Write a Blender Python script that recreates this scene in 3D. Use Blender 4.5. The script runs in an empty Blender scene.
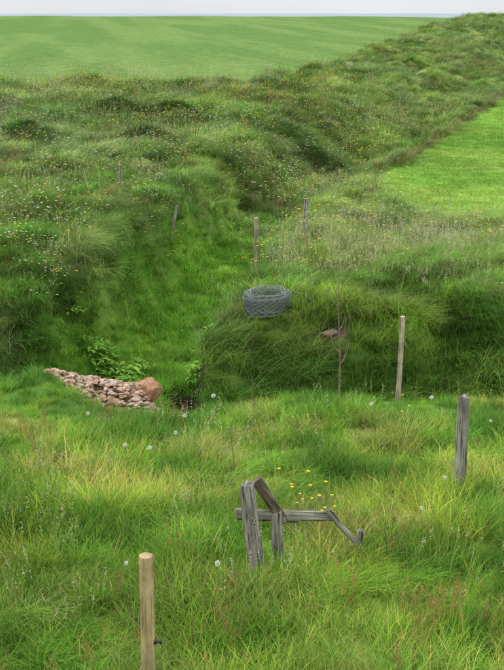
import bpy, bmesh, math, random
import numpy as np
from mathutils import Vector, Matrix, Quaternion
rng=np.random.default_rng(7); random.seed(7)
S=bpy.context.scene
# ---------------- noise ----------------
def _h(i,j,s):
    n=(i.astype(np.int64)*374761393+j.astype(np.int64)*668265263+s*1442695041)&0xffffffff
    n=((n^(n>>13))*1274126177)&0xffffffff
    return ((n^(n>>16))&0xffff)/65535.0
def vn(x,y,s=0):
    x=np.asarray(x,float);y=np.asarray(y,float)
    i=np.floor(x);j=np.floor(y);u=x-i;v=y-j
    u=u*u*u*(u*(u*6-15)+10);v=v*v*v*(v*(v*6-15)+10)
    a=_h(i,j,s);b=_h(i+1,j,s);c=_h(i,j+1,s);d=_h(i+1,j+1,s)
    return (a*(1-u)+b*u)*(1-v)+(c*(1-u)+d*u)*v
def fbm(x,y,s=0,o=3):
    r=0;a=.5;t=0
    for k in range(o):
        r=r+a*vn(np.asarray(x)*2**k+k*7.3,np.asarray(y)*2**k+k*3.1,s+k);t+=a;a*=.5
    return r/t
def sm(a,b,x):
    t=np.clip((x-a)/(b-a),0,1);return t*t*(3-2*t)
def cells(x,y,s):
    """rounded tussock bumps 0..1 and a random value per tussock"""
    i=np.floor(x);j=np.floor(y);best=np.full(np.shape(x),9.);rv=np.zeros(np.shape(x))
    for a in (-1,0,1):
        for b in (-1,0,1):
            ii=i+a;jj=j+b
            d=(ii+.15+.7*_h(ii,jj,s)-x)**2+(jj+.15+.7*_h(ii,jj,s+1)-y)**2
            d=d/(.45+.9*_h(ii,jj,s+2))
            m=d<best;best=np.where(m,d,best);rv=np.where(m,_h(ii,jj,s+3),rv)
    return np.clip(1-best*2.2,0,1),rv
# ---------------- layout of the land ----------------
GY=[17,19,21.5,23.8,26.4,30,37,55,80,130,260]
GX=[-1.9,-1.6,-1.15,-.7,-.35,.3,1.9,7,14,30,66]
def gx(y): return np.interp(y,GY,GX)
def leftfield(x,y):
    e=np.interp(x,[-60,-20,0,3,12.2,30,40,200],[64,62,61,70,113,195,240,900])+ (fbm(x*.3,y*.3,41)-.5)*3
    return sm(-1.2,1.2,y-e)
def rightfield(x,y):
    e=np.interp(y,[26,28.2,31,34,37.7,80,130,260],[13,5.9,4.2,3.4,3.5,16,34,76])+(fbm(x*.7,y*.7,43)-.5)*.9
    return sm(-.25,.25,x-e)*sm(24,26.5,y)
HUM=[(-6.8,37.2,.8,.5,.6),(-4.9,45.5,1.1,.8,.55),(-3.4,38.3,.8,.5,.3),(-2.6,46,.8,.6,.35),(2.2,43,.9,.7,.25)]
def warp(x,y): return x+(fbm(x*.6,y*.6,131,2)-.5)*1.4,y+(fbm(x*.6,y*.6,135,2)-.5)*1.4
def rollclear(x,y): return 1-np.exp(-((x-.24)/.62)**4-((y-20.55)/.62)**4)
def postclear(x,y):
    m=1.
    for (a,b) in ((-3.15,29.4),(-1.78,27.3),(.12,27.2),(1.16,26.6)): m=m*(1-np.exp(-((x-a)/.4)**4-((y-b)/.8)**4))
    return m
def tuss(x,y):
    wx,wy=warp(x,y);near=sm(18.5,20,y)
    b1,r1=cells(wx*1.0+wy*.15,wy*.75,141)
    b2,r2=cells(wx*.42+wy*.08,wy*.3,151)
    f=sm(34,48,y)
    b=b1*(1-f)+b2*f;r=np.where(f<.5,r1,r2)
    return b*near*rollclear(x,y)*postclear(x,y),r
def gmask(x,y):
    s=x-gx(y);return sm(-2.3,-1.4,s)*sm(.8,.35,s)*sm(18,19.5,y)*(1-sm(29,34,y))
def H(x,y):
    x=np.asarray(x,float);y=np.asarray(y,float)
    L=np.interp(y,[20,22.5,24,30,45,62,250],[0,.25,.42,.7,1.1,1.5,4.1])
    R=np.interp(y,[20,28,80,250],[0,.05,.05,3.9])
    s=x-gx(y)
    w=np.interp(y,[20,40,80,250],[1.5,3,9,14])
    b=sm(-w*1.4,w*.5,s);base=L*(1-b)+R*b
    dep=np.interp(y,[17,22,26,32,60,120],[1.25,1.4,1.3,.85,.6,.7])
    wr=np.interp(y,[20,30,60,120],[1.05,1.1,2.5,4]);wl=np.interp(y,[20,24,30,60,120],[2.4,2.4,2.2,3,5])
    g=np.where(s>0,1-sm(.15,1,s/wr),1-sm(.45,1,-s/wl))*dep*sm(17.5,19.2,y)*(1-sm(170,220,y))
    e=15.75-.09*np.clip(x,-8,8)+(fbm(x*.6,y*0,5)-.5)*.5-1.1*np.exp(-((x+1.35)/.85)**2)+.6*sm(-2.2,-3.4,x)
    far=18.7+.35*(fbm(x*.5,x*0,8)-.5)
    c=1.15*sm(e,e+1.9,y)*(1-sm(far,far+1.9,y))
    z=base-np.maximum(g,c)
    fl=leftfield(x,y);fr=rightfield(x,y);rough=(1-fl)*(1-fr)
    strip=sm(19.5,22,y)
    gm=gmask(x,y)
    amp=(.18*(1-strip)+.30*strip)*np.interp(y,[0,30,60,120],[1,1,1.4,1.8])*(1-.6*gm)
    hn=fbm(x*.75+y*.15,y*.6,11,3)-.5
    big=fbm(x*.28,y*.22,17,2)-.5
    z=z+rough*(hn*amp*1.5+big*amp*1.0)+(fbm(x*.1,y*.05,29,2)-.5)*.25*(1-rough)
    z=z+rough*(fbm(x*3,y*3,23,2)-.5)*.08
    tb,_=tuss(x,y);z=z+rough*(1-gm)*tb*np.interp(y,[20,40,80,150],[.30,.36,.55,.7])
    for (hx,hy,sx,sy,hh) in HUM: z=z+hh*np.exp(-((x-hx)/sx)**2-((y-hy)/sy)**2)
    z=z+.86*np.exp(-((x+2.25)/.85)**4-((y-17.75)/.75)**2)
    z=z-.6*np.exp(-((x+1.15)/.32)**4-((y-19.65)/1.0)**4)
    z=z+3.4*(1-sm(-1,6.5,y))
    z=z-30*sm(255,420,y)+1.0*(vn(x*.012,y*0,31)-.5)*sm(120,250,y)
    return z
def axis(mid0,mid1,d,lo,hi,g=1.05,md=25):
    a=list(np.arange(mid0,mid1,d));st=d;v=a[-1]
    while v<hi: st=min(st*g,md);v+=st;a.append(v)
    st=d;v=a[0];b=[]
    while v>lo: st=min(st*g*1.03,md);v-=st;b.append(v)
    return np.array(b[::-1]+a)
xs=axis(-7,8,.10,-700,700,1.03);ys=axis(8.5,36,.10,-60,700,1.012,12)
X,Y=np.meshgrid(xs,ys);Z=H(X,Y)
nx,ny=len(xs),len(ys)
def link(o): S.collection.objects.link(o);return o
me=bpy.data.meshes.new('ground')
co=np.stack([X,Y,Z],-1).reshape(-1,3)
i=(np.arange(ny-1)[:,None]*nx+np.arange(nx-1)[None]).ravel()
F=np.stack([i,i+1,i+nx+1,i+nx],-1)
def fill(me,co,F):
    k=F.shape[1]
    me.vertices.add(len(co));me.vertices.foreach_set('co',co.astype(np.float32).ravel())
    me.loops.add(F.size);me.loops.foreach_set('vertex_index',F.astype(np.int32).ravel())
    me.polygons.add(len(F));me.polygons.foreach_set('loop_start',np.arange(0,F.size,k,dtype=np.int32))
    me.update(calc_edges=True)
fill(me,co,F)
me.polygons.foreach_set('use_smooth',np.ones(len(F),bool))
def vattr(me,name,arr,typ='FLOAT_COLOR'):
    a=me.attributes.new(name,typ,'POINT')
    if typ=='FLOAT_COLOR':
        arr=np.concatenate([arr,np.ones((len(arr),1))],1);a.data.foreach_set('color',arr.astype(np.float32).ravel())
def mix(a,b,t):
    t=np.asarray(t)[...,None];return np.asarray(a)*(1-t)+np.asarray(b)*t
WA=-.6  # direction the wind has laid the grass
def vegcol(x,y,z=None):
    n1=fbm(x*.5,y*.5,51,3);n2=fbm(x*1.3,y*1.3,55,3);n3=fbm(x*.22,y*.2,59,2)
    u=x*math.cos(WA)+y*math.sin(WA);v=-x*math.sin(WA)+y*math.cos(WA)
    sc=np.interp(y,[15,30,60,120],[1,.8,.4,.22])
    st=fbm(u*.5*np.round(sc*8)/8,v*2.6*np.round(sc*8)/8,63,3)
    fg=mix([.205,.40,.045],[.34,.47,.06],sm(.40,.62,n1))
    fg=mix(fg,[.40,.34,.14],sm(.54,.68,n2)*.5)
    fg=mix(fg,[.10,.26,.035],sm(.50,.36,n2)*.8)
    fg=mix(fg,[.15,.35,.035],sm(.54,.40,n3)*.5)
    bank=mix([.155,.34,.04],[.29,.45,.07],sm(.4,.60,n1))
    bank=mix(bank,[.08,.20,.03],sm(.54,.40,n2)*.6)
    strip=mix([.165,.315,.06],[.29,.41,.10],sm(.4,.6,n1))
    strip=mix(strip,[.12,.25,.045],sm(.53,.4,n2)*.5)
    strip=mix(strip,[.22,.32,.13],sm(.55,.68,n3)*.5)
    t=sm(22,40,y);c=mix(bank,strip,t)
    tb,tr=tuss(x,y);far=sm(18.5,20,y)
    k=(.58+.60*tb+.40*(tr-.5))*(.72+.56*sm(.36,.64,st))  # tussock shading put into the tint: lighter on tops, darker in between
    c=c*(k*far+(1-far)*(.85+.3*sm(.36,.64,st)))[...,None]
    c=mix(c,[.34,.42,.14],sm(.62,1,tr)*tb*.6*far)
    c=mix(c,[.35,.34,.17],sm(.56,.72,fbm(x*.9,y*.9,67,2))*.32*far)
    gl=gmask(x,y)
    c=mix(c,mix([.15,.37,.03],[.25,.50,.055],sm(.38,.62,st))*(.8+.4*n2[...,None]),gl*.9)
    c=mix(fg*(.82+.36*sm(.36,.64,st))[...,None],c,sm(16,17.2,y))
    dd=sm(16.6,18,y)*(1-sm(19.2,20.6,y));c=mix(c,[.07,.19,.025],dd*.55)  # shade of the cross ditch mixed into the plant colour
    fl=leftfield(x,y);fr=rightfield(x,y)
    lf=mix([.095,.185,.035],[.13,.225,.05],sm(.35,.65,fbm(x*.3+y*.05,y*.03,61,3)))
    rf=mix([.18,.36,.045],[.25,.41,.065],sm(.35,.65,n1))*(.9+.2*sm(.4,.6,n3))[...,None]
    c=mix(c,lf,fl);c=mix(c,rf,fr)
    e=fr*(1-fr)*4*sm(36,45,y);c=mix(c,[.28,.21,.11],e*.7)
    e=fl*(1-fl)*4;c=mix(c,[.25,.24,.10],e*.6)
    for (hx,hy,sx,sy,hh) in HUM:
        c=mix(c,[.06,.17,.025],np.exp(-((x-hx)/sx)**2*1.2-((y-hy)/sy)**2*1.2)*min(1,hh*1.6))
    return c
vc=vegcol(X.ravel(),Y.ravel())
flv=leftfield(X.ravel(),Y.ravel());frv=rightfield(X.ravel(),Y.ravel())
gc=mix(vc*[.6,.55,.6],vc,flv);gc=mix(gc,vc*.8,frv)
def pile(x,y):
    """1 inside the heap of stones: a wedge, narrow at its left end"""
    lo=17.25-np.clip(x+3.1,0,2)*.66
    return sm(-.2,.2,y-lo+(fbm(x*3,y*3,77,2)-.5)*.5)*sm(18.55,18.3,y)*sm(-3.15,-2.95,x)*sm(-1.2,-1.35,x)
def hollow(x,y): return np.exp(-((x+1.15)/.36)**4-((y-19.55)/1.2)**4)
def soilmask(x,y):
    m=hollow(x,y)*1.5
    m=np.maximum(m,np.exp(-((x+3.9)/.8)**2-((y-22.3)/.22)**2))
    m=np.maximum(m,pile(x,y))
    m=np.maximum(m,np.exp(-((x-1.3)/.4)**2-((y-19.9)/.2)**2))
    m=np.maximum(m,np.exp(-((x+.35)/.14)**2-((y-23.8)/.7)**2)*.9)
    return np.clip(m,0,1)
sl=soilmask(X.ravel(),Y.ravel())
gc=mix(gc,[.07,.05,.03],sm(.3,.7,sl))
gc=mix(gc,[.018,.014,.010],sm(.2,.6,hollow(X.ravel(),Y.ravel())))  # deep shade of the hollow painted into its soil, nearly black
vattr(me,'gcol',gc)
# ---------------- material helpers ----------------
def newmat(n):
    m=bpy.data.materials.new(n);m.use_nodes=True;nt=m.node_tree;nt.nodes.clear()
    out=nt.nodes.new('ShaderNodeOutputMaterial');return m,nt,out
def N(nt,t,**k):
    n=nt.nodes.new(t)
    for a,b in k.items(): setattr(n,a,b)
    return n
m,nt,out=newmat('ground_turf')
at=N(nt,'ShaderNodeAttribute',attribute_name='gcol')
no=N(nt,'ShaderNodeTexNoise');no.inputs['Scale'].default_value=9;no.inputs['Detail'].default_value=8
tc=N(nt,'ShaderNodeTexCoord');nt.links.new(tc.outputs['Object'],no.inputs['Vector'])
n2=N(nt,'ShaderNodeTexNoise');n2.inputs['Scale'].default_value=1.4;n2.inputs['Detail'].default_value=10;n2.inputs['Roughness'].default_value=.8
mp=N(nt,'ShaderNodeMapping');mp.inputs['Scale'].default_value=(1,.45,1);mp.inputs['Rotation'].default_value=(0,0,.25)
nt.links.new(tc.outputs['Object'],mp.inputs[0]);nt.links.new(mp.outputs[0],n2.inputs['Vector'])
r=N(nt,'ShaderNodeMapRange');r.inputs[3].default_value=.6;r.inputs[4].default_value=1.4;nt.links.new(no.outputs[0],r.inputs[0])
r2=N(nt,'ShaderNodeMapRange');r2.inputs[1].default_value=.3;r2.inputs[2].default_value=.7;r2.inputs[3].default_value=.62;r2.inputs[4].default_value=1.32;nt.links.new(n2.outputs[0],r2.inputs[0])
mm=N(nt,'ShaderNodeMath',operation='MULTIPLY');nt.links.new(r.outputs[0],mm.inputs[0]);nt.links.new(r2.outputs[0],mm.inputs[1])
vm=N(nt,'ShaderNodeVectorMath',operation='SCALE');nt.links.new(at.outputs['Color'],vm.inputs[0]);nt.links.new(mm.outputs[0],vm.inputs['Scale'])
bs=N(nt,'ShaderNodeBsdfPrincipled');bs.inputs['Roughness'].default_value=.95;bs.inputs['Specular IOR Level'].default_value=.1
nt.links.new(vm.outputs[0],bs.inputs['Base Color'])
bp=N(nt,'ShaderNodeBump');bp.inputs['Strength'].default_value=.6;bp.inputs['Distance'].default_value=.06
nt.links.new(no.outputs[0],bp.inputs['Height']);nt.links.new(bp.outputs[0],bs.inputs['Normal'])
nt.links.new(bs.outputs[0],out.inputs[0])
me.materials.append(m)
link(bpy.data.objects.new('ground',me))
def plantmat(name,trans=.3,rough=.7):
    m,nt,out=newmat(name)
    a=N(nt,'ShaderNodeAttribute',attribute_name='bc')
    c=a.outputs['Color']
    p=N(nt,'ShaderNodeBsdfPrincipled');p.inputs['Roughness'].default_value=rough;p.inputs['Specular IOR Level'].default_value=.15
    nt.links.new(c,p.inputs['Base Color'])
    t=N(nt,'ShaderNodeBsdfTranslucent');nt.links.new(c,t.inputs[0])
    mx=N(nt,'ShaderNodeMixShader');mx.inputs[0].default_value=trans
    nt.links.new(p.outputs[0],mx.inputs[1]);nt.links.new(t.outputs[0],mx.inputs[2]);nt.links.new(mx.outputs[0],out.inputs[0])
    return m
GRASS=plantmat('grass_blades');FLOW=plantmat('flower_parts',.3)
def blades(n,R,h0,h1,w,lean=(.05,.5),curv=(.3,1.2),wind=0.,segs=4,straw=.06,taper=.8):
    a=rng.uniform(0,2*np.pi,n);rr=R*np.sqrt(rng.uniform(0,1,n))
    bx=rr*np.cos(a);by=rr*np.sin(a)
    az=np.where(rng.uniform(0,1,n)<wind,rng.normal(0,.5,n),rng.uniform(-np.pi,np.pi,n))
    Ln=rng.uniform(h0,h1,n);th=rng.uniform(*lean,n);kv=rng.uniform(*curv,n)
    wd=w*rng.uniform(.6,1.3,n)
    tw=rng.uniform(-1.2,1.2,n)
    px=bx.copy();py=by.copy();pz=np.full(n,-.03)
    vs=[];cs=[]
    isst=rng.uniform(0,1,n)<straw
    v=rng.uniform(.5,1.45,n)[:,None]
    hue=rng.uniform(-.15,.25,n)
    c0=np.stack([.85+hue,np.ones(n),.9-hue*.5],1)*v
    c0[isst]=np.array([2.0,1.15,2.4])*rng.uniform(.7,1.1,(isst.sum(),1))
    for k in range(segs+1):
        t=k/segs
        ww=wd*(1-t)**taper*.5 if k<segs else wd*.03
        sx=-np.sin(az+tw*(.4+t*.3));sy=np.cos(az+tw*(.4+t*.3))
        for sg in (-1,1):
            vs.append(np.stack([px+sg*sx*ww,py+sg*sy*ww,pz],1))
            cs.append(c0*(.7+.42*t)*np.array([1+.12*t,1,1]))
        ang=th+kv*(t+.5/segs)
        st=Ln/segs
        px=px+np.sin(ang)*np.cos(az)*st;py=py+np.sin(ang)*np.sin(az)*st;pz=pz+np.cos(ang)*st
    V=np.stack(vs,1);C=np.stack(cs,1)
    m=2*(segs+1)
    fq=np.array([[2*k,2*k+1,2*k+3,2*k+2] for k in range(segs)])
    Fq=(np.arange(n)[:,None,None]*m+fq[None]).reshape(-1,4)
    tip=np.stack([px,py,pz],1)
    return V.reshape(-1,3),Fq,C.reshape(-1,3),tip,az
def join(parts):
    V=[];Fq=[];C=[];o=0
    for v,f,c in parts: V.append(v);Fq.append(f+o);C.append(c);o+=len(v)
    return np.concatenate(V),np.concatenate(Fq),np.concatenate(C)
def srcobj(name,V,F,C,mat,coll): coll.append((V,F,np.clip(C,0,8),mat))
def quads(cent,sx,sy,col,n=None):
    k=len(cent);u=rng.normal(size=(k,3));u/=np.linalg.norm(u,axis=1)[:,None]
    w=np.cross(u,rng.normal(size=(k,3)));w/=np.linalg.norm(w,axis=1)[:,None]
    u=u*sx;w=w*sy
    V=np.stack([cent-u,cent-w,cent+u,cent+w],1).reshape(-1,3)
    return V,np.arange(4*k).reshape(-1,4),np.repeat(np.broadcast_to(col,(k,3)),4,0)
def ell(cent,rad,col):
    V=[];F=[];a=8;b=5
    for i in range(b+1):
        ph=math.pi*i/b
        for j in range(a):
            t=2*math.pi*j/a;V.append([cent[0]+rad[0]*math.sin(ph)*math.cos(t),cent[1]+rad[1]*math.sin(ph)*math.sin(t),cent[2]+rad[2]*math.cos(ph)])
    for i in range(b):
        for j in range(a): F.append([i*a+j,i*a+(j+1)%a,(i+1)*a+(j+1)%a,(i+1)*a+j])
    V=np.array(V);return V,np.array(F),np.broadcast_to(col,(len(V),3)).copy()
def scatter(name,x,y,rot,scl,tint,vi,cl,zoff=0):
    """one mesh holding every plant of the kind"""
    z=H(x,y)+zoff;VV=[];FF=[];CC=[];o=0
    for k,(V,Fq,C,mat) in enumerate(cl):
        s=np.where(vi==k)[0]
        if len(s)==0: continue
        P=V[None]*scl[s][:,None,:]
        ax,ay,az=rot[s,0],rot[s,1],rot[s,2]
        px,py,pz=P[...,0],P[...,1],P[...,2]
        px=px+pz*ay[:,None];py=py-pz*ax[:,None]
        ca,sa=np.cos(az)[:,None],np.sin(az)[:,None]
        Q=np.stack([px*ca-py*sa+x[s][:,None],px*sa+py*ca+y[s][:,None],pz+z[s][:,None]],-1).astype(np.float32)
        VV.append(Q.reshape(-1,3))
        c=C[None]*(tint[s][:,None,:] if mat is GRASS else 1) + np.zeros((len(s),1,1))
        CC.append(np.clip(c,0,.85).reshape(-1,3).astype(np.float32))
        FF.append((Fq[None]+(np.arange(len(s))*len(V))[:,None,None]+o).reshape(-1,4).astype(np.int32));o+=len(s)*len(V)
    V=np.concatenate(VV);F=np.concatenate(FF);C=np.concatenate(CC)
    me=bpy.data.meshes.new(name)
    me.vertices.add(len(V));me.vertices.foreach_set('co',V.ravel())
    me.loops.add(F.size);me.loops.foreach_set('vertex_index',F.ravel())
    me.polygons.add(len(F));me.polygons.foreach_set('loop_start',np.arange(0,F.size,4,dtype=np.int32))
    me.update(calc_edges=False)
    vattr(me,'bc',C);me.materials.append(cl[0][3])
    return link(bpy.data.objects.new(name,me))
def samp(dens,y0,y1,margin=2.5,k=.27):
    W=k*y1+margin
    n=int(dens*2*W*(y1-y0));x=rng.uniform(-W,W,n);y=rng.uniform(y0,y1,n)
    m=np.abs(x)<k*y+margin;return x[m],y[m]
def rough(x,y): return (1-leftfield(x,y))*(1-rightfield(x,y))
def keep(x,y,p):
    m=rng.uniform(0,1,len(x))<p;return x[m],y[m]
def jit(t,a=.18): return t*(1+rng.uniform(-a,a,(len(t),1)))*(1+rng.uniform(-.08,.08,t.shape))
cm=[]
for i in range(6):
    V,Fq,C,_,_=blades(75,.17,.14,.34,.0082,(.05,.6),(.3,1.5),.2,3,.09);srcobj('m',V,Fq,C,GRASS,cm)
cf=[]
for i in range(6):
    V,Fq,C,_,_=blades(42,.17,.14,.32,.012,(.05,.6),(.3,1.5),.3,3,.04);srcobj('m',V,Fq,C,GRASS,cf)
cl_=[]
for i in range(6):
    V,Fq,C,_,_=blades(80,.2,.38,.85,.0095,(.2,.75),(.9,2.0),.85,5,.06);srcobj('l',V,Fq,C,GRASS,cl_)
cl2=[]
for i in range(6):
    V,Fq,C,_,_=blades(42,.22,.33,.78,.014,(.2,.75),(.9,2.0),.85,4,.06);srcobj('l',V,Fq,C,GRASS,cl2)
cw=[]
for i in range(4):
    V,Fq,C,_,_=blades(45,.2,.04,.10,.012,(.05,.7),(.2,1),.1,2,.05);srcobj('w',V,Fq,C,GRASS,cw)
cs_=[]
for i in range(5):
    V,Fq,C,tip,az=blades(12,.16,.5,.85,.0045,(.03,.3),(.1,.7),.5,4,0,taper=.25)
    C[:]=np.array([.30,.38,.12])
    parts=[(V,Fq,C)]
    for t in tip:
        k=12;q=np.stack([rng.normal(0,.009,k),rng.normal(0,.009,k),rng.uniform(-.12,.03,k)],1)+t
        parts.append(quads(q,.013,.004,np.array([.58,.53,.34])*rng.uniform(.8,1.2)))
    srcobj('s',*join(parts),FLOW,cs_)
cr=[]
for i in range(4):
    V,Fq,C,tip,az=blades(5,.1,.3,.6,.006,(.0,.2),(.0,.3),.3,4,0,taper=.2)
    C[:]=np.array([.28,.19,.06]);parts=[(V,Fq,C)]
    for t in tip:
        k=26;q=np.stack([rng.normal(0,.010,k),rng.normal(0,.010,k),-rng.uniform(0,.18,k)],1)+t
        parts.append(quads(q,.008,.006,np.array([.38,.18,.09])*rng.uniform(.7,1.2)))
    srcobj('r',*join(parts),FLOW,cr)
cd=[]
for i in range(4):
    h=rng.uniform(.28,.42);V,Fq,C,tip,az=blades(1,.01,h,h+.01,.007,(.0,.15),(.0,.2),0,4,0,taper=.05)
    C[:]=np.array([.25,.25,.10]);t=tip[0]
    d=rng.normal(size=(120,3));d/=np.linalg.norm(d,axis=1)[:,None]
    parts=[(V,Fq,C),ell(t,(.006,.006,.006),[.3,.25,.15]),quads(t+d*.022,.006,.003,[.78,.78,.74]),quads(t+d[:60]*.013,.008,.002,[.7,.7,.66])]
    srcobj('d',*join(parts),FLOW,cd)
def flower(name,cl,col,nst,hr,petals,r):
    for i in range(4):
        V,Fq,C,tip,az=blades(nst,.16,hr[0],hr[1],.005,(.0,.3),(.0,.4),0,3,0,taper=.1)
        C[:]=np.array([.10,.20,.03]);parts=[(V,Fq,C)]
        for t in tip:
            a=rng.uniform(0,6.28)
            for p in range(petals):
                an=a+p*2*math.pi/petals;u=np.array([math.cos(an),math.sin(an),.25]);w=np.array([-math.sin(an),math.cos(an),0])
                q=np.array([t,t+u*r*.6-w*r*.4,t+u*r,t+u*r*.6+w*r*.4])
                parts.append((q,np.array([[0,1,2,3]]),np.broadcast_to(col,(4,3))*rng.uniform(.9,1.1)))
        srcobj(name,*join(parts),FLOW,cl)
cy=[];flower('buttercup',cy,np.array([.83,.62,.02]),3,(.40,.60),5,.024)
cwh=[];flower('white_flower',cwh,np.array([.75,.73,.69]),4,(.40,.64),6,.024)
cb=[]
def leafcl(name,n,R,L,wd,cl,col):
    V=[];Fq=[];C=[];o=0
    for i in range(n):
        az=rng.uniform(0,6.28);el=rng.uniform(.1,1.1);b=np.array([rng.normal(0,R*.45),rng.normal(0,R*.45),rng.uniform(0,R*.8)])
        l=L*rng.uniform(.6,1.2);w=wd*rng.uniform(.7,1.2);c=np.array(col)*rng.uniform(.6,1.35)*np.array([rng.uniform(.8,1.3),1,1])
        s=np.array([-math.sin(az),math.cos(az),0]);p=b.copy();sg=6
        for k in range(sg+1):
            t=k/sg;ww=w*math.sin(math.pi*min(1,(t*.93+.05)))**.75*.5
            e=el-1.5*t
            for q in (-1,0,1): V.append(p+s*ww*q+np.array([0,0,abs(q)*ww*.35]));C.append(c*(1.25 if q==0 else 1))
            p=p+np.array([math.cos(az)*math.cos(e),math.sin(az)*math.cos(e),math.sin(e)])*l/sg
        for k in range(sg):
            for q in (0,1): Fq.append([o+3*k+q,o+3*k+q+1,o+3*k+q+4,o+3*k+q+3])
        o+=3*(sg+1)
    srcobj(name,np.array(V),np.array(Fq),np.array(C),GRASS,cl)
for i in range(4): leafcl('leafy',26,.14,.13,.055,cb,[1,1,1])
def rots(n,wind=None,x=None,y=None,sp=3.14,tilt=.12):
    if wind is None: rz=rng.uniform(-np.pi,np.pi,n)
    else: rz=wind+(fbm(x*.25,y*.25,71,2)-.5)*3.2+rng.normal(0,sp,n)
    return np.stack([rng.normal(0,tilt,n),rng.normal(0,tilt,n),rz],1)
def scl(n,s,hz=1.):
    s=s*rng.uniform(.75,1.25,n);return np.stack([s,s,s*hz*rng.uniform(.8,1.2,n)],1)
K=.235
nosoil=lambda x,y:1-sm(.25,.6,soilmask(x,y))
# foreground meadow
x,y=samp(47,7.6,17.6,1.3,K);x,y=keep(x,y,nosoil(x,y))
hm=np.maximum(.72,.45+1.15*fbm(x*1.1,y*1.1,81,2))*(1-.4*sm(13.8,15.5,y))
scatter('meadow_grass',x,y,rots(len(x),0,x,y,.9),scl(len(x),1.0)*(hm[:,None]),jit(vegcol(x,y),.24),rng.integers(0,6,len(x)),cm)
xs_,ys_,sc_=[],[],[]
x,y=samp(16,9,14.2,1.3,K);x,y=keep(x,y,sm(.49,.58,fbm(x*.75,y*.75,91,2))*.9);xs_.append(x);ys_.append(y);sc_.append(np.full(len(x),.6))
x=rng.uniform(-.25,1.2,30);y=rng.normal(10.25,.1,30);xs_.append(x);ys_.append(y);sc_.append(np.full(len(x),.52))
x,y=samp(27,17.6,30,1.6,K);tb,tr=tuss(x,y);x,y=keep(x,y,rollclear(x,y)*postclear(x,y)*(1-gmask(x,y))*nosoil(x,y)*rough(x,y)*(.12+.88*sm(.05,.4,tb)));tb,tr=tuss(x,y);xs_.append(x);ys_.append(y);sc_.append(.55+.5*tr)
x,y=samp(9,19,31,1.6,K);x,y=keep(x,y,gmask(x,y)*nosoil(x,y));xs_.append(x);ys_.append(y);sc_.append(np.full(len(x),.45))
x=np.concatenate(xs_);y=np.concatenate(ys_);s=np.concatenate(sc_)
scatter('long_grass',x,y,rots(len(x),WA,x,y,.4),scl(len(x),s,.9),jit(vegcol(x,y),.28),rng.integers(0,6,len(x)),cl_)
xs_,ys_,sc_=[],[],[]
x,y=samp(15,30,50,1.6,K);tb,tr=tuss(x,y);x,y=keep(x,y,(1-gmask(x,y))*rough(x,y)*(.15+.85*sm(.05,.4,tb)));tb,tr=tuss(x,y);xs_.append(x);ys_.append(y);sc_.append(.7+.5*tr)
x,y=samp(4.8,50,110,1.6,K);x,y=keep(x,y,rough(x,y));tb,tr=tuss(x,y);xs_.append(x);ys_.append(y);sc_.append(.95+.5*tr)
x,y=samp(1.3,110,250,1.6,K);x,y=keep(x,y,rough(x,y));xs_.append(x);ys_.append(y);sc_.append(np.full(len(x),1.7))
for (hx,hy,sx,sy,hh) in HUM:
    n=int(160*sx);x=rng.normal(hx,sx*.5,n);y=rng.normal(hy,sy*.5,n);xs_.append(x);ys_.append(y);sc_.append(np.full(n,.7))
x=np.concatenate(xs_);y=np.concatenate(ys_);s=np.concatenate(sc_)
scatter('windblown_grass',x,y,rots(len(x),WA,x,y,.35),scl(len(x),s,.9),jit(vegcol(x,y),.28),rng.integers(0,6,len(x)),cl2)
xs_,ys_,sc_=[],[],[]
x,y=samp(32,17,34,1.6,K);x,y=keep(x,y,nosoil(x,y)*rough(x,y));xs_.append(x);ys_.append(y);sc_.append(.95-.2*(1-rollclear(x,y)))
x,y=samp(22,17.5,21,1.6,K);x,y=keep(x,y,nosoil(x,y)*(.4+.6*rollclear(x,y)));xs_.append(x);ys_.append(y);sc_.append(1.1-.3*(1-rollclear(x,y)))
x,y=samp(10,34,75,1.6,K);x,y=keep(x,y,rough(x,y));xs_.append(x);ys_.append(y);sc_.append(np.full(len(x),1.4))
x=np.concatenate(xs_);y=np.concatenate(ys_);s=np.concatenate(sc_)
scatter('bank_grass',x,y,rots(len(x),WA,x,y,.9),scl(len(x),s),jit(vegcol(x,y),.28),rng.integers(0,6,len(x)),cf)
x,y=samp(32,26,60,1.3,K);x,y=keep(x,y,rightfield(x,y));a,b=samp(9,60,100,1.3,K);a,b=keep(a,b,rightfield(a,b))
s=np.concatenate([np.full(len(x),1.1),np.full(len(a),1.7)]);x=np.concatenate([x,a]);y=np.concatenate([y,b])
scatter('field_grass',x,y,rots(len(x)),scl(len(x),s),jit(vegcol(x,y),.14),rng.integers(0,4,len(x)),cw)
xs_,ys_=[],[]
for (d,a,b,mx) in ((2.2,8.5,14.8,1),(2.8,20.5,34,1),(1.3,34,62,1)):
    x,y=samp(d,a,b,1.3,K);x,y=keep(x,y,rough(x,y)*(1-gmask(x,y))*rollclear(x,y)*(.1+.9*sm(.44,.62,fbm(x*.35,y*.35,97,2))));xs_.append(x);ys_.append(y)
x=rng.normal(3.0,1.8,330);y=rng.normal(24.6,1.6,330);q=(rough(x,y)>.5)&(y>21.5)&(gmask(x,y)<.3);xs_.append(x[q]);ys_.append(y[q])
x=np.concatenate(xs_);y=np.concatenate(ys_)
scatter('seed_head_grass',x,y,rots(len(x),WA,x,y,.5),scl(len(x),.72)*np.interp(y,[8,30,60],[.95,1,1.5])[:,None],jit(vegcol(x,y)),rng.integers(0,5,len(x)),cs_)
x,y=samp(2.6,8.3,15.0,1,K);x,y=keep(x,y,.06+.94*sm(.5,.64,fbm(x*.5,y*.5,99,2)))
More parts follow.
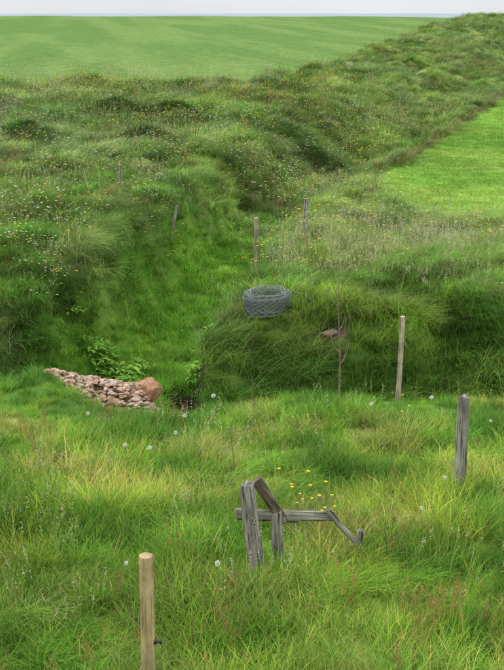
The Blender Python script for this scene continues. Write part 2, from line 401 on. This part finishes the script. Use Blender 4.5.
a,b=samp(.4,21,60,1,K);a,b=keep(a,b,rough(a,b)*(1-gmask(a,b))*sm(.5,.62,fbm(a*.25,b*.25,98,2)))
x=np.concatenate([x,a,rng.normal(1.5,.3,22),rng.normal(-.4,.3,8)]);y=np.concatenate([y,b,rng.normal(9.5,.35,22),rng.normal(9.3,.25,8)])
scatter('sorrel_stalks',x,y,rots(len(x)),scl(len(x),.66)*np.interp(y,[8,20,60],[1,1.1,1.9])[:,None],jit(vegcol(x,y)),rng.integers(0,4,len(x)),cr)
D=[(-.32,9.75),(-1.15,9.9),(-1.95,14.3),(-.8,14.1),(-.75,13.4),(1.65,11.2),(2.85,14.2),(2.0,12.1),(1.3,14.4),(-.5,14.7),(-1.35,12.9)]
x=np.array([d[0] for d in D]+list(rng.uniform(-3.0,3.2,3)));y=np.array([d[1] for d in D]+list(rng.uniform(10.5,14.8,3)))
scatter('dandelion_seedheads',x,y,rots(len(x)),scl(len(x),.92),jit(vegcol(x,y)),rng.integers(0,4,len(x)),cd)
xs_,ys_=[],[]
for (d,a,b,lo) in ((.04,9,14.8,.55),(1.4,20,36,.45),(1.4,36,60,.42),(.3,60,120,.4)):
    x,y=samp(d*3,a,b,1,K);x,y=keep(x,y,rough(x,y)*(1-.85*gmask(x,y))*(.09+.91*sm(lo-.04,lo+.22,fbm(x*.5,y*.4,103,3))));xs_.append(x);ys_.append(y)
xs_.append(rng.normal(.55,.2,8));ys_.append(rng.normal(11.1,.2,8))
xs_.append(rng.normal(-2.4,.6,18));ys_.append(rng.normal(26.8,.8,18))
x=np.concatenate(xs_);y=np.concatenate(ys_);s=np.interp(y,[10,25,50,100],[.85,1.1,1.5,2.0])
scatter('yellow_wildflowers',x,y,rots(len(x)),scl(len(x),s),jit(vegcol(x,y)),rng.integers(0,4,len(x)),cy)
xs_,ys_=[],[]
for (d,a,b,lo) in ((1.8,20,36,.44),(1.3,36,56,.47)):
    x,y=samp(d*3,a,b,1,K);x,y=keep(x,y,rough(x,y)*(1-gmask(x,y))*sm(lo-.05,lo+.16,fbm(x*.45,y*.4,107,3))*(.08+.92*sm(1.0,-1,x-gx(y))));xs_.append(x);ys_.append(y)
x=np.concatenate(xs_);y=np.concatenate(ys_);s=np.interp(y,[10,25,50,100],[.9,1.0,1.35,2.0])
scatter('white_wildflowers',x,y,rots(len(x)),scl(len(x),s),jit(vegcol(x,y)),rng.integers(0,4,len(x)),cwh)
xs_=[rng.normal(-2.4,.3,32),rng.normal(-.80,.10,18)]
ys_=[rng.normal(20.9,.35,32),rng.normal(21.0,.2,18)]
x=np.concatenate(xs_);y=np.concatenate(ys_)
scatter('leafy_weeds',x,y,rots(len(x)),scl(len(x),1.15),jit(np.tile([.17,.36,.045],(len(x),1))),rng.integers(0,4,len(x)),cb,.14)
# ---------------- wood ----------------
def woodmat(name,c1,c2,dark,sc=1):
    m,nt,out=newmat(name)
    tc=N(nt,'ShaderNodeTexCoord');mp=N(nt,'ShaderNodeMapping');mp.inputs['Scale'].default_value=(26*sc,26*sc,1.6*sc)
    nt.links.new(tc.outputs['Object'],mp.inputs[0])
    a=N(nt,'ShaderNodeTexNoise');a.inputs['Scale'].default_value=1.6;a.inputs['Detail'].default_value=8;a.inputs['Roughness'].default_value=.7;nt.links.new(mp.outputs[0],a.inputs['Vector'])
    b=N(nt,'ShaderNodeTexNoise');b.inputs['Scale'].default_value=5;b.inputs['Detail'].default_value=6;nt.links.new(tc.outputs['Object'],b.inputs['Vector'])
    r=N(nt,'ShaderNodeValToRGB');r.color_ramp.elements[0].position=.38;r.color_ramp.elements[0].color=(*dark,1);r.color_ramp.elements[1].position=.49;r.color_ramp.elements[1].color=(*c1,1)
    e=r.color_ramp.elements.new(.68);e.color=(*c2,1)
    nt.links.new(a.outputs[0],r.inputs[0])
    q=N(nt,'ShaderNodeMapRange');q.inputs[1].default_value=.3;q.inputs[2].default_value=.7;q.inputs[3].default_value=.55;q.inputs[4].default_value=1.3;nt.links.new(b.outputs[0],q.inputs[0])
    vm=N(nt,'ShaderNodeVectorMath',operation='SCALE');nt.links.new(r.outputs[0],vm.inputs[0]);nt.links.new(q.outputs[0],vm.inputs['Scale'])
    p=N(nt,'ShaderNodeBsdfPrincipled');p.inputs['Roughness'].default_value=.85;p.inputs['Specular IOR Level'].default_value=.2;nt.links.new(vm.outputs[0],p.inputs['Base Color'])
    u=N(nt,'ShaderNodeBump');u.inputs['Strength'].default_value=.9;u.inputs['Distance'].default_value=.012;nt.links.new(a.outputs[0],u.inputs['Height']);nt.links.new(u.outputs[0],p.inputs['Normal'])
    nt.links.new(p.outputs[0],out.inputs[0]);return m
GREY=woodmat('weathered_grey_wood',(.27,.25,.22),(.46,.44,.40),(.035,.03,.024))
TAN=woodmat('peeled_tan_wood',(.46,.34,.19),(.60,.47,.29),(.28,.18,.09),.8)
PALE=woodmat('pale_stake_wood',(.44,.36,.27),(.58,.50,.40),(.20,.15,.10))
DARKW=woodmat('dark_rotten_wood',(.17,.14,.105),(.30,.26,.21),(.03,.022,.015))
def timber(name,p0,p1,w,d,mat,sides=4,taper=.95,rag=.0,warp=.01,parent=None,roll=0,topcone=0):
    p0=Vector(p0);p1=Vector(p1);L=(p1-p0).length
    bm=bmesh.new();K=14;rings=[]
    nr=20
    ph=random.uniform(0,9)
    for k in range(K+1):
        t=k/K;s=1+(taper-1)*t;ox=warp*math.sin(t*3+ph);oy=warp*math.cos(t*2.3+ph)
        ring=[]
        for j in range(nr):
            a=2*math.pi*j/nr
            if sides==4:
                n=5.;c_,s_=math.cos(a+.16),math.sin(a+.16);r=1/((abs(c_)**n+abs(s_)**n)**(1/n))
                x=r*c_*w/2;y=r*s_*d/2
            else: x=math.cos(a)*w/2;y=math.sin(a)*d/2
            wob=1+random.uniform(-.03,.03)+.05*math.sin(3*a+ph+t*2)*(.5 if sides!=4 else .3)
            z=t*L
            if k==K: z+=rag*random.uniform(-1,1)+rag*math.sin(a*2+ph)
            ring.append(bm.verts.new((x*s*wob+ox,y*s*wob+oy,z)))
        rings.append(ring)
    for k in range(K):
        for j in range(nr): bm.faces.new((rings[k][j],rings[k][(j+1)%nr],rings[k+1][(j+1)%nr],rings[k+1][j]))
    cxx=sum(v.co.x for v in rings[-1])/nr;cyy_=sum(v.co.y for v in rings[-1])/nr
    top=[bm.verts.new((cxx+(v.co.x-cxx)*.86,cyy_+(v.co.y-cyy_)*.86,v.co.z+.006)) for v in rings[-1]]
    for j in range(nr): bm.faces.new((rings[-1][j],rings[-1][(j+1)%nr],top[(j+1)%nr],top[j]))
    c=bm.verts.new((cxx,cyy_,L+.004+topcone))
    for j in range(nr): bm.faces.new((top[j],top[(j+1)%nr],c))
    bm.faces.new(rings[0][::-1])
    me=bpy.data.meshes.new(name);bm.to_mesh(me);bm.free();me.materials.append(mat)
    o=link(bpy.data.objects.new(name,me));o.location=p0
    q=(p1-p0).to_track_quat('Z','Y');o.rotation_mode='QUATERNION'
    o.rotation_quaternion=q@Quaternion((0,0,1),roll)
    if parent: o.parent=parent
    return o
def hz(x,y): return float(H(np.array([x]),np.array([y]))[0])
def post(name,bx,by,tx,ty,tz,w,mat,sides=4,**k): return timber(name,(bx,by,hz(bx,by)-.3),(tx,ty,tz),w,w,mat,sides,**k)
fp=post('wooden_fence_post',-.80,8.64,-.79,8.64,1.07,.112,TAN,12,taper=.97,warp=.006)
post('wooden_fence_post',2.24,12.6,2.22,12.6,1.08,.115,GREY,4,rag=.012,roll=.3)
post('wooden_stake',1.94,16.1,1.99,16.08,1.11,.068,PALE,4,roll=.2)
post('wooden_fence_post',1.15,27.2,1.18,27.2,1.07,.11,GREY,12)
post('wooden_fence_post',.12,27.8,.09,27.8,.55,.10,PALE,12)
post('wooden_fence_post',-3.14,30,-3.17,30,1.47,.10,GREY,12)
post('wooden_fence_post',-1.85,27.9,-1.68,27.9,.80,.065,GREY,12)
m,nt,out=newmat('black_plastic');p=N(nt,'ShaderNodeBsdfPrincipled');p.inputs['Base Color'].default_value=(.015,.015,.015,1)
nn=N(nt,'ShaderNodeTexNoise');nn.inputs['Scale'].default_value=40;mr=N(nt,'ShaderNodeMapRange');mr.inputs[3].default_value=.3;mr.inputs[4].default_value=.6;nt.links.new(nn.outputs[0],mr.inputs[0]);nt.links.new(mr.outputs[0],p.inputs['Roughness'])
nt.links.new(p.outputs[0],out.inputs[0]);BLK=m
bm=bmesh.new()
for (r,dx,l) in ((.022,.0,.02),(.012,.02,.03),(.02,.042,.014)):
    bmesh.ops.create_cone(bm,cap_ends=True,segments=14,radius1=r,radius2=r*.9,depth=l,matrix=Matrix.Translation((dx,0,0))@Matrix.Rotation(math.pi/2,4,'Y'))
me=bpy.data.meshes.new('insulator');bm.to_mesh(me);bm.free();me.materials.append(BLK)
o=link(bpy.data.objects.new('fence_insulator',me));o.location=(-.733,8.62,.37)
root=bpy.data.objects.new('broken_wooden_fence',None);link(root)
timber('leaning_post',(.085,10.42,hz(.07,10.42)-.15),(-.045,10.5,.90),.15,.14,GREY,4,rag=.03,parent=root,roll=.25,taper=.85)
timber('rotten_board',(.03,10.58,.91),(.31,10.64,.54),.06,.11,DARKW,4,rag=.02,warp=.025,parent=root,roll=.2,taper=.8)
timber('short_upright',(.25,10.64,hz(.25,10.6)-.1),(.235,10.62,.60),.11,.07,GREY,4,rag=.01,parent=root,roll=.2)
timber('rail',(-.15,10.60,.60),(.73,10.68,.53),.095,.05,GREY,4,rag=.02,parent=root,roll=1.45)
timber('rail_board',(-.13,10.64,.54),(.40,10.70,.50),.07,.03,DARKW,4,rag=.02,parent=root,roll=1.5)
timber('brace',(.95,10.66,.30),(.71,10.62,.60),.09,.05,GREY,4,rag=.02,parent=root,roll=.2)
timber('stub',(1.02,10.85,hz(1.0,10.85)-.1),(1.015,10.85,.31),.075,.06,GREY,4,rag=.01,parent=root)
# ---------------- wires ----------------
def metal(name,c,r=.45,met=.7):
    m,nt,out=newmat(name);p=N(nt,'ShaderNodeBsdfPrincipled');p.inputs['Metallic'].default_value=met;p.inputs['Roughness'].default_value=r
    n=N(nt,'ShaderNodeTexNoise');n.inputs['Scale'].default_value=18
    cr_=N(nt,'ShaderNodeValToRGB');cr_.color_ramp.elements[0].color=(c[0]*.5,c[1]*.5,c[2]*.5,1);cr_.color_ramp.elements[1].color=(*c,1)
    nt.links.new(n.outputs[0],cr_.inputs[0]);nt.links.new(cr_.outputs[0],p.inputs['Base Color']);nt.links.new(p.outputs[0],out.inputs[0]);return m
GALV=metal('galvanised_wire',(.34,.38,.41),.5,.3)
RUST=metal('dull_fence_wire',(.16,.16,.14),.7,.3)
def wires(name,lines,rad,mat):
    cu=bpy.data.curves.new(name,'CURVE');cu.dimensions='3D';cu.bevel_depth=rad;cu.bevel_resolution=1
    for l in lines:
        s=cu.splines.new('POLY');s.points.add(len(l)-1)
        s.points.foreach_set('co',np.concatenate([np.array(l),np.ones((len(l),1))],1).astype(np.float32).ravel())
    cu.materials.append(mat);return link(bpy.data.objects.new(name,cu))
P=[(-7.5,31.5,1.3),(-3.16,30,1.35),(-1.72,27.9,.62),(.1,27.8,.5),(1.17,27.2,1.0),(7.5,25.6,1.0),(13,24,1.0)]
ls=[]
for dz in (0,-.3):
    for a,b in zip(P[:-1],P[1:]):
        ls.append([(a[0]+(b[0]-a[0])*t,a[1]+(b[1]-a[1])*t,a[2]+(b[2]-a[2])*t+dz*(.6 if a[2]<.7 else 1)-.05*math.sin(math.pi*t)) for t in np.linspace(0,1,9)])
wires('fence_wire',ls,.0018,RUST)
cx,cyy=.24,20.75;cz=hz(cx,cyy)+.05
rp=lambda th,tt:(.25+.15*tt)*(1+.05*math.sin(2*th+1)+.03*math.sin(5*th+tt*9))
T=5;hh=.29;ls=[];NS=T*18
rows=np.linspace(0,hh,5)
def sp(i,z,j=0):
    tt=i/NS;th=2*math.pi*T*tt;r=rp(th,tt)
    return (cx+r*math.cos(th),cyy+r*math.sin(th),cz+z+.025*math.sin(th+.5)+.04*math.sin(tt*19)+.010*math.sin(i*1.7))
for z in (rows[0],rows[-1]): ls.append([sp(i/2,z) for i in range(2*NS+1)])
for i in range(0,NS):
    ls.append([sp(i+(k%2)*1.0,z) for k,z in enumerate(rows)])
    ls.append([sp(i+((k+1)%2)*1.0,z) for k,z in enumerate(rows)])
wires('wire_mesh_roll',ls,.0040,GALV)
# ---------------- stones ----------------
def stonemat(name):
    m,nt,out=newmat(name)
    a=N(nt,'ShaderNodeAttribute',attribute_name='bc');tc=N(nt,'ShaderNodeTexCoord')
    n=N(nt,'ShaderNodeTexNoise');n.inputs['Scale'].default_value=14;n.inputs['Detail'].default_value=8;nt.links.new(tc.outputs['Object'],n.inputs['Vector'])
    r=N(nt,'ShaderNodeMapRange');r.inputs[1].default_value=.3;r.inputs[2].default_value=.7;r.inputs[3].default_value=.5;r.inputs[4].default_value=1.3;nt.links.new(n.outputs[0],r.inputs[0])
    vm=N(nt,'ShaderNodeVectorMath',operation='SCALE');nt.links.new(a.outputs['Color'],vm.inputs[0]);nt.links.new(r.outputs[0],vm.inputs['Scale'])
    p=N(nt,'ShaderNodeBsdfPrincipled');p.inputs['Roughness'].default_value=.9;nt.links.new(vm.outputs[0],p.inputs['Base Color'])
    u=N(nt,'ShaderNodeBump');u.inputs['Strength'].default_value=.8;u.inputs['Distance'].default_value=.03;nt.links.new(n.outputs[0],u.inputs['Height']);nt.links.new(u.outputs[0],p.inputs['Normal'])
    nt.links.new(p.outputs[0],out.inputs[0]);return m
STN=stonemat('stone')
def stones(name,lst,sub=2,pk=(.6,.85)):
    bm=bmesh.new();lay=bm.verts.layers.float_color.new('bc')
    for (c,r,col) in lst:
        g=bmesh.ops.create_icosphere(bm,subdivisions=sub,radius=1)
        a=random.uniform(0,6.28) if sub<3 else .3
        sd=random.uniform(0,50);M=Matrix.Rotation(a,3,'Z')@Matrix.Rotation(random.uniform(-.4,.4),3,'X')
        pl=[(Vector((random.gauss(0,1),random.gauss(0,1),random.gauss(0,1))).normalized(),random.uniform(*pk)) for _ in range(9)]
        for v in g['verts']:
            d=v.co.copy()
            for n_,k in pl:
                q=d.dot(n_)
                if q>k: d-=n_*(q-k)*.95
            d*=1+.06*math.sin(d.x*7+sd)*math.cos(d.y*6+sd)
            v.co=M@Vector((d.x*r[0],d.y*r[1],d.z*r[2]))+Vector(c);v[lay]=(*col,1)
    me=bpy.data.meshes.new(name);bm.to_mesh(me);bm.free();me.materials.append(STN)
    return link(bpy.data.objects.new(name,me))
lst=[]
for i in range(2200):
    x=random.uniform(-3.3,-1.1);y=random.uniform(16.0,18.7)
    if float(pile(np.array(x),np.array(y)))<random.uniform(.2,.9): continue
    s=random.uniform(.02,.048)*random.choice([1,1,1.4]);pal=random.choice([(.44,.30,.21),(.38,.25,.17),(.50,.39,.30),(.33,.20,.13),(.44,.27,.18),(.38,.31,.25)])
    lst.append(((x,y,hz(x,y)+random.uniform(-.01,.05)),(s*1.5,s,s*.6),pal))
stones('stone_pile',lst,2)
random.seed(21)
stones('boulder',[((-1.55,18.05,-.47),(.36,.24,.20),(.36,.19,.105)),((-1.75,17.85,-.42),(.16,.13,.10),(.38,.23,.14))],4,(.42,.68))
stones('boulder',[((1.3,19.9,hz(1.3,19.9)+.0),(.20,.14,.05),(.17,.11,.08))],3)
# ---------------- bare sapling ----------------
BARK=woodmat('sapling_bark',(.24,.17,.12),(.36,.28,.21),(.08,.06,.04))
def sapling(name,bx,by,h,r,nb,seed):
    random.seed(seed);bm=bmesh.new()
    def tube(pts,r0,r1):
        prev=None
        for k,p in enumerate(pts):
            rr=r0+(r1-r0)*k/(len(pts)-1);ring=[bm.verts.new((p[0]+rr*math.cos(a),p[1]+rr*math.sin(a),p[2])) for a in (0,1.257,2.513,3.77,5.027)]
            if prev:
                for j in range(5): bm.faces.new((prev[j],prev[(j+1)%5],ring[(j+1)%5],ring[j]))
            prev=ring
    tr=[(.02*math.sin(t*5),.01*math.cos(t*4),t*h-.1) for t in np.linspace(0,1,12)]
    tube(tr,r,r*.3)
    for i in range(nb):
        k=random.randint(3,10);p=tr[k];a=random.choice([0,math.pi])+random.uniform(-.8,.8);l=random.uniform(.1,.3)*h*.6
        pts=[(p[0]+l*t*math.cos(a)*(1-.4*t),p[1]+l*t*math.sin(a)*(1-.4*t),p[2]+l*t*(.5+t)) for t in np.linspace(0,1,6)]
        tube(pts,r*.45,r*.2)
    me=bpy.data.meshes.new(name);bm.to_mesh(me);bm.free();me.materials.append(BARK)
    o=link(bpy.data.objects.new(name,me));o.location=(bx,by,hz(bx,by))
sapling('bare_sapling',1.12,15.6,1.7,.018,10,3)
sapling('dry_plant_stalk',-.22,13.2,.75,.008,5,5);sapling('dry_plant_stalk',-2.5,13.6,.6,.008,4,9);sapling('dry_plant_stalk',.02,15.0,.7,.007,3,12)
# ---------------- sea, sky, light ----------------
me=bpy.data.meshes.new('sea');R=40000
me.from_pydata([(-R,300,-12),(R,300,-12),(R,R,-12),(-R,R,-12)],[],[(0,1,2,3)])
m,nt,out=newmat('sea_water');p=N(nt,'ShaderNodeBsdfPrincipled');p.inputs['Base Color'].default_value=(.18,.24,.28,1);p.inputs['Roughness'].default_value=.5
n=N(nt,'ShaderNodeTexNoise');n.inputs['Scale'].default_value=.2;u=N(nt,'ShaderNodeBump');u.inputs['Distance'].default_value=.5;nt.links.new(n.outputs[0],u.inputs['Height']);nt.links.new(u.outputs[0],p.inputs['Normal'])
tcx=N(nt,'ShaderNodeTexCoord');nt.links.new(tcx.outputs['Object'],n.inputs['Vector'])
nt.links.new(p.outputs[0],out.inputs[0]);me.materials.append(m);link(bpy.data.objects.new('sea',me))
w=bpy.data.worlds.new('World');S.world=w;w.use_nodes=True;nt=w.node_tree
bg=nt.nodes['Background'];sk=nt.nodes.new('ShaderNodeTexSky');sk.sky_type='NISHITA';sk.sun_disc=False
EL,AZ=math.radians(52),math.radians(-60)
sk.sun_elevation=EL;sk.sun_rotation=AZ
tc=nt.nodes.new('ShaderNodeTexCoord');sx=nt.nodes.new('ShaderNodeSeparateXYZ');nt.links.new(tc.outputs['Generated'],sx.inputs[0])
rp_=nt.nodes.new('ShaderNodeValToRGB');e=rp_.color_ramp.elements
e[0].position=0;e[0].color=(.80,.83,.86,1);e[1].position=.8;e[1].color=(1,1,1,1)
nt.links.new(sx.outputs[2],rp_.inputs[0])
cn=nt.nodes.new('ShaderNodeTexNoise');cn.inputs['Scale'].default_value=3;cn.inputs['Detail'].default_value=5;nt.links.new(tc.outputs['Generated'],cn.inputs['Vector'])
mr=nt.nodes.new('ShaderNodeMapRange');mr.inputs[1].default_value=.3;mr.inputs[2].default_value=.7;mr.inputs[3].default_value=.9;mr.inputs[4].default_value=1.1;nt.links.new(cn.outputs[0],mr.inputs[0])
up=nt.nodes.new('ShaderNodeMapRange');up.inputs[1].default_value=0;up.inputs[2].default_value=.8;up.inputs[3].default_value=8.0;up.inputs[4].default_value=16.8;nt.links.new(sx.outputs[2],up.inputs[0])
ml=nt.nodes.new('ShaderNodeMath');ml.operation='MULTIPLY';nt.links.new(mr.outputs[0],ml.inputs[0]);nt.links.new(up.outputs[0],ml.inputs[1])
vs=nt.nodes.new('ShaderNodeVectorMath');vs.operation='SCALE';nt.links.new(rp_.outputs[0],vs.inputs[0]);nt.links.new(ml.outputs[0],vs.inputs['Scale'])
mx=nt.nodes.new('ShaderNodeMix');mx.data_type='RGBA';mx.inputs[0].default_value=.88;nt.links.new(sk.outputs[0],mx.inputs[6]);nt.links.new(vs.outputs[0],mx.inputs[7])
nt.links.new(mx.outputs[2],bg.inputs[0]);bg.inputs[1].default_value=.13
ld=bpy.data.lights.new('sun','SUN');ld.energy=1.15;ld.angle=math.radians(22);ld.color=(1,.97,.92)
lo=link(bpy.data.objects.new('sun',ld))
d=Vector((math.sin(AZ)*math.cos(EL),math.cos(AZ)*math.cos(EL),math.sin(EL)));lo.rotation_euler=d.to_track_quat('Z','Y').to_euler()
cam=bpy.data.cameras.new('camera');co_=link(bpy.data.objects.new('camera',cam));S.camera=co_
co_.location=(0,0,5);cam.sensor_fit='VERTICAL';cam.sensor_height=24;cam.lens=24*1250/670;cam.clip_end=60000
co_.rotation_euler=(math.radians(90-14.45),0,0)
S.view_settings.view_transform='Standard';S.view_settings.look='None';S.view_settings.exposure=0
